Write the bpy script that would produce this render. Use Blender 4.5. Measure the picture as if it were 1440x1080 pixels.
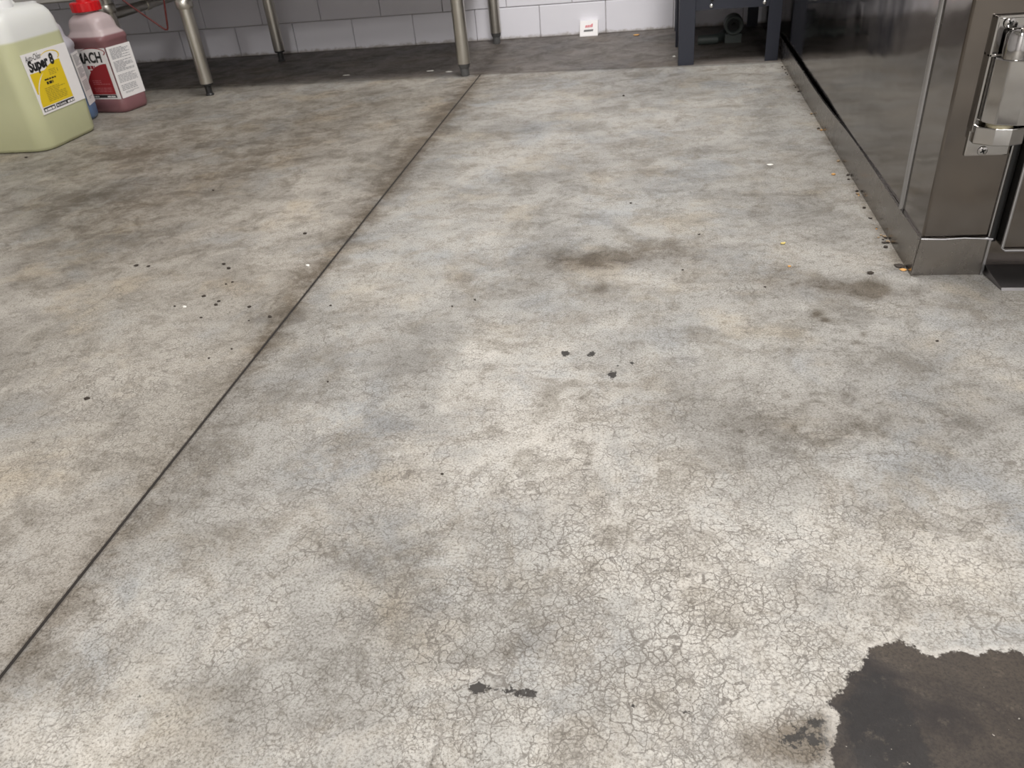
import bpy, bmesh, math, random
import numpy as np
from mathutils import Vector, Matrix, noise as mnoise

for o in list(bpy.data.objects):
    bpy.data.objects.remove(o, do_unlink=True)
SC = bpy.context.scene
COL = SC.collection
K = 0.52                      # lens height above the floor in metres; layout figures below are in lens heights

# ------------------------------------------------------------------ camera
FPX, CX, CY = 1090.0, 720.0, 540.0
_down = np.array([170.0, 1660.0, FPX]); _down /= np.linalg.norm(_down)
_up = -_down
_fy = np.array([208.5, -754.0, FPX]); _fy /= np.linalg.norm(_fy)
_fy = _fy - _up * (_fy @ _up); _fy /= np.linalg.norm(_fy)
_ex = np.cross(_fy, _up)
RM = np.stack([_ex, _fy, _up])            # world = RM @ (right, down, forward)
cam_data = bpy.data.cameras.new('camera')
cam_data.sensor_width = 36.0
cam_data.lens = 36.0 * FPX / 1440.0
cam_data.clip_start = 0.02
cam = bpy.data.objects.new('camera', cam_data)
COL.objects.link(cam)
cam.matrix_world = Matrix((
    (RM[0, 0], -RM[0, 1], -RM[0, 2], 0), (RM[1, 0], -RM[1, 1], -RM[1, 2], 0),
    (RM[2, 0], -RM[2, 1], -RM[2, 2], K), (0, 0, 0, 1)))
cam_data.dof.use_dof = True
cam_data.dof.focus_distance = 0.80
cam_data.dof.aperture_fstop = 20.0
SC.camera = cam

# ------------------------------------------------------------------ world, lamps, exposure
w = bpy.data.worlds.new('world'); SC.world = w
w.use_nodes = True
w.node_tree.nodes['Background'].inputs[0].default_value = (0.9, 0.92, 1.0, 1)
w.node_tree.nodes['Background'].inputs[1].default_value = 0.03
VS = SC.view_settings
VS.view_transform = 'Standard'; VS.look = 'None'; VS.exposure = 0.0; VS.gamma = 1.0
VS.use_curve_mapping = False

def ceiling_lamp(x, y, sx, sy, power, col=(1.0, 0.975, 0.945)):
    l = bpy.data.lights.new('ceiling_lamp', 'AREA')
    l.shape = 'RECTANGLE'; l.size = sx; l.size_y = sy; l.energy = power; l.color = col
    o = bpy.data.objects.new('ceiling_lamp', l); COL.objects.link(o)
    o.location = (x, y, 2.62)
    return o
ceiling_lamp(0.00, 1.75, 0.6, 1.2, 58)
ceiling_lamp(0.60, -0.60, 0.6, 1.2, 38)
ceiling_lamp(0.60, -2.60, 0.6, 1.2, 95)
ceiling_lamp(0.60, -4.60, 0.6, 1.2, 160)

# ------------------------------------------------------------------ pixel helpers (ground distance from the floor)
def gp(px, py, z=0.0):
    d = RM @ np.array([(px - CX) / FPX, (py - CY) / FPX, 1.0])
    t = (z - 1.0) / d[2]
    return d[0] * t, d[1] * t
def proj(xyz):                                 # metres -> photo pixels
    c = (xyz - np.array([0, 0, K])) @ RM
    zc = np.maximum(c[:, 2], 0.02)
    return c[:, 0] / zc * FPX + CX, c[:, 1] / zc * FPX + CY, c[:, 2]

# ------------------------------------------------------------------ material helpers
class NT:
    def __init__(self, name):
        self.m = bpy.data.materials.new(name); self.m.use_nodes = True
        self.t = self.m.node_tree; self.n = self.t.nodes
        self.b = self.n['Principled BSDF']
        self.pos = self.n.new('ShaderNodeNewGeometry').outputs['Position']
    def link(self, a, b): self.t.links.new(a, b)
    def put(self, sock, v):
        if hasattr(v, 'is_output') or isinstance(v, bpy.types.NodeSocket): self.link(v, sock)
        elif isinstance(v, (tuple, list)):
            sock.default_value = tuple(v) + ((1,) if len(v) == 3 and len(sock.default_value) == 4 else ())
        else: sock.default_value = v
    def math(self, op, a, b=0.5, c=None, clamp=False):
        n = self.n.new('ShaderNodeMath'); n.operation = op; n.use_clamp = clamp
        self.put(n.inputs[0], a); self.put(n.inputs[1], b)
        if c is not None: self.put(n.inputs[2], c)
        return n.outputs[0]
    def noise(self, scale, detail=4, rough=0.6, vec=None, dist=0.0, color=False):
        n = self.n.new('ShaderNodeTexNoise'); n.inputs['Scale'].default_value = scale
        n.inputs['Detail'].default_value = detail; n.inputs['Roughness'].default_value = rough
        n.inputs['Distortion'].default_value = dist
        self.link(vec or self.pos, n.inputs['Vector'])
        return n.outputs['Color' if color else 'Fac']
    def voro(self, scale, feature='DISTANCE_TO_EDGE', vec=None, rnd=1.0, out='Distance'):
        n = self.n.new('ShaderNodeTexVoronoi'); n.feature = feature
        n.inputs['Scale'].default_value = scale; n.inputs['Randomness'].default_value = rnd
        self.link(vec or self.pos, n.inputs['Vector'])
        return n.outputs[out]
    def ramp(self, v, a, b, lo=0.0, hi=1.0, smooth=True):
        n = self.n.new('ShaderNodeMapRange'); n.interpolation_type = 'SMOOTHSTEP' if smooth else 'LINEAR'
        self.put(n.inputs['Value'], v)
        for k, x in zip(('From Min', 'From Max', 'To Min', 'To Max'), (a, b, lo, hi)): self.put(n.inputs[k], x)
        return n.outputs[0]
    def mix(self, f, a, b, mode='MIX'):
        n = self.n.new('ShaderNodeMix'); n.data_type = 'RGBA'; n.blend_type = mode
        self.put(n.inputs[0], f); self.put(n.inputs[6], a); self.put(n.inputs[7], b)
        return n.outputs[2]
    def attr(self, name):
        n = self.n.new('ShaderNodeAttribute'); n.attribute_name = name
        return n.outputs['Fac']
    def vmath(self, op, a, b):
        n = self.n.new('ShaderNodeVectorMath'); n.operation = op
        self.put(n.inputs[0], a); self.put(n.inputs[1], b)
        return n.outputs[0]
    def scalev(self, v, sx, sy, sz):
        return self.vmath('MULTIPLY', v, (sx, sy, sz))
    def bump(self, h, strength, dist):
        n = self.n.new('ShaderNodeBump'); n.inputs['Strength'].default_value = strength
        n.inputs['Distance'].default_value = dist
        self.link(h, n.inputs['Height']); self.link(n.outputs[0], self.b.inputs['Normal'])
    def set(self, **kw):
        names = dict(color='Base Color', rough='Roughness', metal='Metallic', spec='Specular IOR Level',
                     trans='Transmission Weight', sss='Subsurface Weight', coat='Coat Weight')
        for k, v in kw.items(): self.put(self.b.inputs[names[k]], v)
        return self.m

def plain(name, col, rough=0.5, metal=0.0, var=0.12, scale=40, spec=0.5):
    t = NT(name)
    f = t.noise(scale, 4, 0.6)
    lo = tuple(c * (1 - var) for c in col); hi = tuple(min(1, c * (1 + var)) for c in col)
    t.set(color=t.mix(f, lo, hi), rough=rough, metal=metal, spec=spec)
    return t.m

def steel(name, col, rough, wave=0.0, wscale=3.0, smudge=0.06):
    t = NT(name)
    g = t.noise(14, 5, 0.65)
    brushed = t.noise(6, 3, 0.5, t.scalev(t.pos, 60, 60, 1))
    t.set(color=t.mix(g, tuple(c * 0.88 for c in col), tuple(min(1, c * 1.08) for c in col)), metal=1.0,
          rough=t.math('ADD', t.ramp(g, 0.35, 0.75, rough, rough + smudge), t.math('MULTIPLY', brushed, 0.015)))
    if wave:
        t.bump(t.noise(wscale, 2, 0.4), wave, 0.01)
    return t.m

M = {}
M['steel_panel'] = steel('cooler_steel', (0.18, 0.162, 0.147), 0.08, 0.35, 5.0)
M['steel_skirt'] = steel('skirt_steel', (0.27, 0.252, 0.235), 0.24)
M['steel_bead'] = steel('bead_steel', (0.44, 0.44, 0.45), 0.22)
M['chrome'] = steel('chrome', (0.42, 0.41, 0.40), 0.05, 0.0, 3.0, 0.03)
M['steel_leg'] = steel('leg_steel', (0.62, 0.60, 0.55), 0.34)
M['steel_sheet'] = steel('sheet_steel', (0.58, 0.57, 0.55), 0.3)
M['sill'] = steel('sill_steel', (0.30, 0.29, 0.30), 0.3)
M['foot_black'] = plain('foot_black', (0.015, 0.015, 0.016), 0.45)
M['foot_grey'] = plain('foot_grey', (0.10, 0.10, 0.10), 0.5)
M['navy'] = plain('navy_powder_coat', (0.020, 0.023, 0.037), 0.45, var=0.08, scale=25)
M['zinc'] = steel('zinc', (0.8, 0.8, 0.78), 0.25)
M['rubber'] = plain('rubber', (0.012, 0.012, 0.012), 0.6)
M['pump'] = plain('pump_green_grey', (0.07, 0.085, 0.08), 0.5)
M['paper'] = plain('paper', (0.82, 0.80, 0.80), 0.55, var=0.03)
M['ink_black'] = plain('ink_black', (0.012, 0.012, 0.012), 0.5)
M['ink_grey'] = plain('ink_grey', (0.36, 0.36, 0.38), 0.6, var=0.2, scale=300)
M['ink_yellow'] = plain('ink_yellow', (0.76, 0.55, 0.015), 0.5, var=0.05)
M['ink_olive'] = plain('ink_olive', (0.42, 0.31, 0.02), 0.5, var=0.2, scale=300)
M['ink_red'] = plain('ink_red', (0.27, 0.008, 0.014), 0.5, var=0.05)
M['ink_pink'] = plain('ink_pink', (0.62, 0.16, 0.18), 0.5)
M['ink_rose'] = plain('ink_rose', (0.42, 0.12, 0.13), 0.6, var=0.2, scale=300)
M['cap_red'] = plain('cap_red', (0.55, 0.006, 0.010), 0.35, var=0.08)
M['cap_white'] = plain('cap_white', (0.75, 0.75, 0.75), 0.35, var=0.05)
M['cap_green'] = plain('cap_green', (0.12, 0.55, 0.10), 0.4)
M['wire_red'] = plain('wire_red', (0.085, 0.009, 0.008), 0.45)
M['mortar'] = plain('mortar', (0.52, 0.49, 0.48), 0.9, var=0.3, scale=60)
M['wall_paint'] = plain('wall_paint', (0.66, 0.65, 0.66), 0.55, var=0.05, scale=8)
M['ceiling'] = plain('ceiling_tile', (0.72, 0.72, 0.70), 0.9, var=0.05)

def brick_mat():
    t = NT('painted_brick')
    a = t.noise(6, 5, 0.6); s = t.noise(28, 6, 0.7)
    c = t.mix(a, (0.81, 0.80, 0.87), (0.88, 0.875, 0.93))
    c = t.mix(t.ramp(s, 0.66, 0.80, 0, 0.35), c, (0.35, 0.33, 0.33))
    z = t.n.new('ShaderNodeSeparateXYZ'); t.link(t.pos, z.inputs[0])
    grime = t.math('ADD', t.math('MULTIPLY', z.outputs[2], -60.0), t.math('MULTIPLY', s, 2.2))
    c = t.mix(t.ramp(grime, 0.2, 1.2, 0, 0.75), c, (0.26, 0.22, 0.17))      # splashed dirt along the foot of the wall
    t.set(color=c, rough=0.42, spec=0.5)
    t.bump(t.noise(45, 4, 0.6), 0.25, 0.002)
    return t.m
M['brick'] = brick_mat()

def jug_mat(name, empty, liquid, level, band=0.004):
    """HDPE jug: colour changes at the liquid line (height in metres above the floor)"""
    t = NT(name)
    z = t.n.new('ShaderNodeSeparateXYZ'); t.link(t.pos, z.inputs[0])
    f = t.ramp(z.outputs[2], level - band, level + band)
    v = t.noise(9, 3, 0.5)
    e = t.mix(v, tuple(c * 0.94 for c in empty), empty)
    l = t.mix(v, tuple(c * 0.86 for c in liquid), liquid)
    t.set(color=t.mix(f, l, e), rough=0.36, spec=0.4, sss=0.35)
    t.b.inputs['Subsurface Radius'].default_value = (0.02, 0.02, 0.015)
    t.b.inputs['Subsurface Scale'].default_value = 0.6
    t.bump(t.noise(18, 3, 0.5), 0.15, 0.004)
    return t.m
M['jug_yellow'] = jug_mat('jug_yellow', (0.74, 0.75, 0.73), (0.58, 0.59, 0.37), 0.272)
M['jug_red'] = jug_mat('jug_red', (0.50, 0.41, 0.42), (0.25, 0.12, 0.13), 0.222, 0.003)
M['jug_blue'] = jug_mat('jug_blue', (0.50, 0.49, 0.54), (0.13, 0.20, 0.34), 0.10, 0.02)

def floor_mat(name, base_lo, base_hi, cream, crack_amt, cream_amt):
    t = NT(name)
    def warp(scale, amt):
        return t.vmath('ADD', t.pos, t.scalev(t.vmath('SUBTRACT', t.noise(scale, 4, 0.65, color=True), (0.5, 0.5, 0.5)), amt, amt, 0.0))
    def dark(f, k):                                    # darken the colour so far by k where f
        return t.mix(f, col, t.mix(1.0, col, k, 'MULTIPLY'))
    A = t.noise(2.4, 9, 0.66, dist=0.7)               # cloud scale
    B = t.noise(13, 9, 0.76, dist=0.5)                # hand scale down to grain
    C = t.noise(420, 4, 0.7)                           # sand grain
    D = t.noise(70, 6, 0.75)
    tone = t.attr('tone'); craze = t.attr('craze')
    col = t.mix(t.ramp(A, 0.38, 0.62), base_lo, base_hi)
    hue = t.noise(5.2, 5, 0.6, dist=0.5)
    col = t.mix(t.ramp(hue, 0.50, 0.66), col, t.mix(1.0, col, (0.93, 0.97, 1.03), 'MULTIPLY'))
    col = t.mix(t.ramp(t.noise(6.1, 5, 0.6, warp(3, 0.1)), 0.52, 0.68), col, t.mix(1.0, col, (1.05, 0.99, 0.90), 'MULTIPLY'))
    # paler skim left in patches with ragged edges; also carries the painted highlight
    cm = t.math('ADD', t.math('ADD', t.math('MULTIPLY', B, 0.6), t.math('MULTIPLY', A, 0.4)), t.math('MULTIPLY', tone, 0.16))
    col = t.mix(t.math('MULTIPLY', t.ramp(cm, 0.47, 0.60), cream_amt), col, cream)
    s1 = t.noise(4.2, 9, 0.58, warp(9, 0.05)); s2 = t.noise(7.5, 9, 0.6, t.scalev(warp(7, 0.06), 0.7, 1.6, 1.0))
    col = dark(t.math('MULTIPLY', t.ramp(t.math('SUBTRACT', s1, t.math('MULTIPLY', tone, 0.10)), 0.515, 0.545), 0.75), (0.84, 0.84, 0.845))
    col = dark(t.math('MULTIPLY', t.ramp(s2, 0.54, 0.60), 0.7), (0.82, 0.81, 0.80))
    # hand scale mottling and grain
    col = dark(t.ramp(B, 0.46, 0.64), (0.62, 0.605, 0.58))
    col = dark(t.ramp(D, 0.50, 0.70), (0.64, 0.62, 0.59))
    col = dark(t.ramp(C, 0.43, 0.70), (0.48, 0.46, 0.435))
    col = t.mix(t.ramp(t.noise(260, 5, 0.7), 0.55, 0.75, 0, 0.45), col, t.mix(1.0, col, (1.35, 1.34, 1.32), 'MULTIPLY'))
    # map cracking of the skim coat
    v1 = t.voro(88, vec=warp(60, 0.015)); v2 = t.voro(190, vec=warp(150, 0.006)); v3 = t.voro(21, vec=warp(30, 0.05))
    cz = t.math('MULTIPLY', t.math('SUBTRACT', craze, 0.72), 0.26)
    g1 = t.ramp(t.math('ADD', t.noise(19, 4, 0.7), cz), 0.45, 0.56); g2 = t.ramp(t.math('ADD', t.noise(26, 4, 0.7), cz), 0.46, 0.58); g3 = t.ramp(t.noise(9, 5, 0.65), 0.52, 0.62)
    c1 = t.math('MULTIPLY', t.ramp(v1, 0.010, 0.052, 1, 0), g1)
    c2 = t.math('MULTIPLY', t.ramp(v2, 0.015, 0.10, 1, 0), g2)
    c3 = t.math('MULTIPLY', t.ramp(v3, 0.002, 0.014, 1, 0), g3)
    crack = t.math('MAXIMUM', t.math('MAXIMUM', c1, t.math('MULTIPLY', c2, 0.7)), c3)
    crack = t.math('MULTIPLY', crack, t.math('MULTIPLY', craze, crack_amt))
    col = t.mix(crack, col, (0.13, 0.115, 0.10))
    # pepper pits
    pit = t.math('MULTIPLY', t.ramp(t.noise(480, 3, 0.6), 0.60, 0.66), t.ramp(t.noise(8, 6, 0.65), 0.42, 0.60, 0.15, 1.0))
    pit2 = t.math('MULTIPLY', t.ramp(t.noise(170, 5, 0.7), 0.63, 0.68), t.ramp(t.noise(11, 4, 0.6), 0.46, 0.60))
    col = t.mix(t.math('MULTIPLY', t.math('MAXIMUM', pit, pit2), 0.82), col, (0.075, 0.075, 0.065))
    # ground-in brown dirt
    dirt = t.attr('dirt')
    dn = t.math('ADD', t.math('MULTIPLY', B, 0.65), t.math('MULTIPLY', D, 0.35))
    dm = t.math('MULTIPLY', t.math('MULTIPLY', dirt, 1.2), t.ramp(t.math('ADD', dn, t.math('MULTIPLY', dirt, 0.06)), 0.40, 0.60, 0.48, 1.10))
    col = t.mix(t.math('MINIMUM', dm, 0.97), col, t.mix(1.0, col, (0.42, 0.375, 0.325), 'MULTIPLY'))
    # grime: speckled blackish soil
    grime = t.attr('grime')
    gn = t.math('ADD', t.math('MULTIPLY', t.noise(150, 6, 0.75, warp(60, 0.01)), 0.55), t.math('MULTIPLY', t.noise(60, 4, 0.7), 0.45))
    gm = t.ramp(t.math('ADD', grime, t.math('MULTIPLY', t.math('SUBTRACT', gn, 0.5), 3.2)), 0.56, 0.70)
    col = t.mix(t.math('MULTIPLY', gm, t.ramp(grime, 0.02, 0.2)), col, (0.040, 0.036, 0.033))
    # worn dark patch (bare base showing)
    sdf = t.math('ADD', t.attr('patch'), t.math('ADD', t.math('MULTIPLY', t.math('SUBTRACT', t.noise(48, 7, 0.72), 0.5), 0.024),
                 t.math('MULTIPLY', t.math('SUBTRACT', C, 0.5), 0.006)))
    pm = t.ramp(sdf, -0.0010, 0.0012)
    pn = t.noise(7, 10, 0.70, warp(5, 0.08), dist=1.0)
    pcol = t.mix(t.ramp(pn, 0.40, 0.62), (0.028, 0.023, 0.022), (0.064, 0.052, 0.042))
    pcol = t.mix(t.ramp(t.math('ADD', t.attr('patchdark'), t.math('MULTIPLY', t.math('SUBTRACT', D, 0.5), 1.2)), 0.35, 0.6, 0, 0.8), pcol, (0.017, 0.016, 0.017))
    pcol = t.mix(t.ramp(t.noise(60, 8, 0.78), 0.54, 0.70, 0, 0.7), pcol, (0.115, 0.095, 0.075))
    pcol = t.mix(t.ramp(C, 0.40, 0.72, 0, 0.7), pcol, (0.022, 0.019, 0.018))
    pcol = t.mix(t.ramp(t.noise(210, 2, 0.5), 0.74, 0.78), pcol, (0.36, 0.33, 0.29))
    rim = t.math('MULTIPLY', t.ramp(sdf, -0.010, -0.001), t.ramp(t.noise(30, 3, 0.6), 0.40, 0.60, 0, 0.5))
    col = t.mix(rim, col, (0.60, 0.57, 0.53))
    col = t.mix(pm, col, pcol)
    t.set(color=col, rough=t.ramp(B, 0.35, 0.65, 0.46, 0.66), spec=0.32)
    h = t.math('ADD', t.math('MULTIPLY', t.math('MULTIPLY', crack, t.math('SUBTRACT', 1.0, pm)), -0.8), t.math('ADD', t.math('MULTIPLY', D, 0.8), t.math('ADD', t.math('MULTIPLY', C, 0.5), t.math('MULTIPLY', pm, -1.2))))
    t.bump(h, 0.4, 0.0012)
    return t.m
M['floor_main'] = floor_mat('concrete_main', (0.365, 0.355, 0.335), (0.455, 0.445, 0.42), (0.62, 0.593, 0.55), 0.85, 0.7)
M['floor_left'] = floor_mat('concrete_left', (0.375, 0.353, 0.317), (0.465, 0.44, 0.40), (0.56, 0.53, 0.485), 0.75, 0.6)
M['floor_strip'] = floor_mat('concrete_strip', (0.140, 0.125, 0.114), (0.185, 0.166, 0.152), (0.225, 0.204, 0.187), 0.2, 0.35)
M['joint_dark'] = plain('joint_dirt', (0.020, 0.016, 0.014), 0.9, var=0.4, scale=120)

# ------------------------------------------------------------------ object helpers
def obj(name, bm, mat, parent=None, smooth=False, loc=None, rotz=0.0, bevel=0.0):
    for v in bm.verts: v.co *= K
    bmesh.ops.recalc_face_normals(bm, faces=bm.faces)
    me = bpy.data.meshes.new(name); bm.to_mesh(me); bm.free()
    if smooth:
        for p in me.polygons: p.use_smooth = True
    if mat: me.materials.append(M[mat] if isinstance(mat, str) else mat)
    o = bpy.data.objects.new(name, me); COL.objects.link(o)
    if parent: o.parent = parent
    if loc: o.location = Vector(loc) * K
    if rotz: o.rotation_euler.z = rotz
    if bevel:
        b = o.modifiers.new('bevel', 'BEVEL'); b.width = bevel * K; b.segments = 2; b.limit_method = 'ANGLE'
    if smooth == 'auto':
        pass
    return o
def thing(name, label, cat, loc=(0, 0, 0), rotz=0.0, group=None):
    o = bpy.data.objects.new(name, None); COL.objects.link(o); o.empty_display_size = 0.05
    o.location = Vector(loc) * K; o.rotation_euler.z = rotz
    return tag(o, label, cat, group)
def tag(o, label, cat, group=None):
    o['label'] = label; o['category'] = cat
    if group: o['group'] = group
    return o
def struct(o): o['kind'] = 'structure'; return o
def copy_tree(o, parent=None):
    c = o.copy(); COL.objects.link(c)
    if parent: c.parent = parent
    for ch in [x for x in bpy.data.objects if x.parent == o]: copy_tree(ch, c)
    return c
def new(): return bmesh.new()
def box(bm, x0, x1, y0, y1, z0, z1):
    v = [bm.verts.new((x, y, z)) for z in (z0, z1) for (x, y) in ((x0, y0), (x1, y0), (x1, y1), (x0, y1))]
    for f in ((3, 2, 1, 0), (4, 5, 6, 7), (0, 1, 5, 4), (1, 2, 6, 5), (2, 3, 7, 6), (3, 0, 4, 7)):
        bm.faces.new([v[i] for i in f])
    return v
def loft(bm, rings, caps=True):
    vs = [[bm.verts.new(p) for p in r] for r in rings]
    n = len(rings[0])
    for a, b in zip(vs, vs[1:]):
        for i in range(n): bm.faces.new((a[i], a[(i + 1) % n], b[(i + 1) % n], b[i]))
    if caps:
        bm.faces.new(vs[0][::-1]); bm.faces.new(vs[-1])
def rrect(cx, cy, hx, hy, r, z, seg=6):
    r = min(r, hx * 0.999, hy * 0.999); out = []
    for k, (sx, sy) in enumerate(((1, 1), (-1, 1), (-1, -1), (1, -1))):
        for i in range(seg + 1):
            a = math.pi / 2 * (k + i / seg)
            out.append((cx + sx * (hx - r) + r * math.cos(a), cy + sy * (hy - r) + r * math.sin(a), z))
    return out
def lathe(bm, prof, c=(0, 0, 0), axis='z', seg=20):
    rings = []
    for r, z in prof:
        ring = []
        for i in range(seg):
            a = 2 * math.pi * i / seg; u, v = r * math.cos(a), r * math.sin(a)
            p = {'z': (u, v, z), 'y': (u, z, v), 'x': (z, u, v)}[axis]
            ring.append((c[0] + p[0], c[1] + p[1], c[2] + p[2]))
        rings.append(ring)
    loft(bm, rings)
def tube(bm, pts, r, seg=10):
    pts = [Vector(p) for p in pts]; rings = []; ref = None
    for i, p in enumerate(pts):
        d = (pts[min(i + 1, len(pts) - 1)] - pts[max(i - 1, 0)]).normalized()
        if ref is None: ref = d.orthogonal().normalized()
        ref = (ref - d * ref.dot(d)).normalized(); s = d.cross(ref)
        rings.append([tuple(p + ref * (r * math.cos(2 * math.pi * k / seg)) + s * (r * math.sin(2 * math.pi * k / seg))) for k in range(seg)])
    loft(bm, rings)
def prism(bm, poly, axis, a0, a1):
    """poly in the plane across axis, extruded from a0 to a1"""
    def pt(p, a):
        return {'x': (a, p[0], p[1]), 'y': (p[0], a, p[1]), 'z': (p[0], p[1], a)}[axis]
    loft(bm, [[pt(p, a0) for p in poly], [pt(p, a1) for p in poly]])
def smooth_mod(o, angle=35):
    for p in o.data.polygons: p.use_smooth = True
    if hasattr(o.data, 'set_sharp_from_angle'): o.data.set_sharp_from_angle(angle=math.radians(angle))
    return o

# ------------------------------------------------------------------ FLOOR
def jx(y): return -1.021 - (y - 0.637) * (0.044 / 4.2)          # x of the saw-cut joint
def sy(x): return 4.822 + (0.127 - x) * 0.0654                  # y of the slab edge in front of the wall strip
HALF = 0.0052                                                    # half width of the cut
WALL_Y = 6.04

def gauss(px, py, cx, cy, rx, ry, ang=0.0):
    a = math.radians(ang); u = (px - cx) * math.cos(a) + (py - cy) * math.sin(a); v = -(px - cx) * math.sin(a) + (py - cy) * math.cos(a)
    return np.exp(-(u / rx) ** 2 - (v / ry) ** 2)
DIRT = [
    (300, 215, 330, 90, -8, 0.36), (120, 300, 200, 60, 0, 0.2), (1140, 590, 230, 60, 3, 0.18), (1180, 300, 90, 110, 0, 0.14),  # px, py, rx, ry, angle, amount : tracked-in brown dirt
    (840, 368, 60, 14, -8, 0.75), (770, 365, 70, 12, -6, 0.55), (920, 352, 70, 16, -10, 0.45), (1000, 365, 80, 22, 0, 0.32),
    (650, 390, 22, 7, 0, 0.55), (845, 405, 18, 7, -20, 0.6), (735, 400, 60, 12, 0, 0.35), (1060, 395, 90, 20, 0, 0.38),
    (1225, 408, 26, 11, 5, 1.0), (1170, 402, 60, 10, 4, 0.6), (1190, 360, 90, 25, 5, 0.22), (1300, 420, 120, 22, 4, 0.30),
    (1148, 441, 8, 5, 0, 1.0), (1160, 450, 7, 3.5, 0, 0.9), (1214, 471, 6, 3.5, 0, 0.8), (1203, 482, 9, 3.5, 0, 0.5),
    (930, 240, 200, 50, 0, 0.10), (1140, 250, 60, 70, 0, 0.16), (1050, 110, 90, 16, 0, 0.25), (730, 112, 60, 10, -5, 0.45), (880, 108, 90, 12, 0, 0.25),
    (150, 300, 110, 50, -15, 0.30), (250, 340, 120, 30, -10, 0.25), (90, 390, 120, 40, 0, 0.15), (430, 200, 120, 35, -25, 0.24), (480, 150, 140, 25, -5, 0.18),
    (240, 200, 90, 26, -10, 0.30), (160, 215, 60, 12, 0, 0.3), (330, 240, 80, 20, -20, 0.2), (300, 400, 110, 30, 0, 0.22), (410, 400, 50, 18, -50, 0.35),
    (470, 345, 60, 20, -50, 0.35), (560, 235, 80, 26, -52, 0.42), (640, 150, 60, 22, -50, 0.35), (370, 480, 70, 26, -50, 0.28),
    (310, 620, 90, 26, -48, 0.20), (180, 760, 120, 24, -48, 0.22), (60, 900, 80, 18, -50, 0.25),
    (810, 660, 26, 14, -20, 0.35), (830, 690, 40, 22, 0, 0.25), (690, 580, 60, 20, 0, 0.15), (950, 590, 200, 30, 0, 0.14), (1150, 590, 160, 40, 5, 0.22),
    (560, 860, 120, 26, -10, 0.22), (740, 905, 70, 14, -22, 0.42), (640, 925, 60, 14, -8, 0.2), (520, 770, 160, 30, -12, 0.22), (400, 740, 110, 26, -10, 0.18),
    (300, 980, 60, 28, -10, 0.35), (130, 975, 60, 20, 0, 0.16), (820, 1010, 60, 40, 40, 0.20), (500, 1010, 40, 30, 0, 0.22), (960, 800, 60, 50, 0, 0.16),
    (1115, 1040, 75, 34, -15, 0.95), (1150, 1050, 40, 40, 0, 0.5), (1240, 720, 90, 26, 20, 0.25), (1090, 690, 90, 26, 0, 0.18), (1330, 500, 110, 30, 0, 0.18), (1100, 500, 90, 30, 0, 0.10),
]
GRIME = [ # blackish soil, broken up by the texture
    (672, 966, 12, 9, -50, 0.85), (735, 973, 34, 9, 10, 0.60), (700, 972, 60, 9, 5, 0.36), (640, 990, 40, 14, -20, 0.30), (965, 1003, 20, 14, 30, 0.58), (895, 990, 40, 12, 0, 0.44), (960, 955, 10, 6, 0, 0.4),
    (795, 497, 11, 4.5, 0, 0.95), (832, 498, 9, 5, 0, 1.0), (860, 527, 7.5, 5.5, 0, 1.2), (867, 515, 5, 3.5, 0, 0.8), (887, 511, 9, 3, 0, 0.72), (771, 503, 5, 3, 0, 0.7), (848, 510, 5, 3, 0, 0.5),
    (1110, 1045, 60, 30, -15, 0.50), (1140, 1020, 40, 24, 0, 0.42), (1150, 1065, 24, 25, 0, 0.40),
    (205, 1055, 26, 8, 0, 0.42), (140, 800, 14, 6, 40, 0.3), (819, 643, 10, 5, 0, 0.40), (795, 705, 22, 10, 0, 0.34), (950, 768, 9, 5, 0, 0.5), (1195, 884, 9, 6, 0, 0.45),
    (1280, 585, 10, 6, 20, 0.42), (1110, 620, 40, 16, 0, 0.28), (530, 965, 12, 12, 0, 0.33), (890, 865, 14, 8, 0, 0.32), (1150, 890, 60, 30, 0, 0.26), (1050, 900, 80, 50, 0, 0.22),
    (560, 430, 8, 4, 0, 0.3), (325, 540, 7, 5, 0, 0.6), (265, 860, 8, 10, 0, 0.3), (640, 432, 4, 3, 0, 0.6), (885, 362, 6, 4, 0, 0.7), (268, 525, 12, 7, 30, 0.35),
    (1240, 411, 14, 4, 0, 0.45), (1210, 418, 6, 3, 0, 0.7), (1060, 420, 40, 6, 5, 0.25),
]
TONE = [ # paler, creamier skim and one painted highlight (positive), duller areas (negative)
    (700, 640, 260, 120, -10, 0.45), (990, 850, 280, 160, 0, 0.45), (330, 860, 200, 60, -8, 0.5), (900, 1040, 260, 60, 0, 0.4), (480, 1050, 120, 40, 0, 0.5),
    (100, 1050, 140, 50, 0, 0.5), (680, 490, 26, 12, 0, 1.2), (780, 640, 60, 60, 0, 0.3), (1330, 780, 160, 80, 0, 0.45), (1200, 1000, 300, 120, 0, 0.1),  # the small strong spot is a bright highlight put into the colour
    (900, 300, 240, 60, 0, -0.25), (1150, 600, 220, 60, 0, -0.5), (560, 780, 220, 60, -10, -0.4), (680, 870, 160, 36, -12, -0.45), (1050, 480, 300, 50, 0, -0.3),
    (360, 970, 90, 30, -10, -0.6), (560, 880, 120, 30, -10, -0.4), (860, 1000, 50, 50, 30, -0.3), (200, 900, 160, 30, -20, -0.3), (650, 950, 60, 10, -10, 0.6),
]
PATCH = [(1171, 1080), (1170, 1036), (1177, 1011), (1162, 984), (1186, 971), (1188, 947), (1208, 938), (1222, 913), (1241, 909), (1266, 903), (1284, 910), (1306, 922),
         (1327, 919), (1351, 913), (1379, 921), (1406, 913), (1428, 913), (1445, 923), (1520, 930), (1580, 980), (1640, 1090), (1560, 1250), (1350, 1330), (1200, 1260)]

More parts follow.
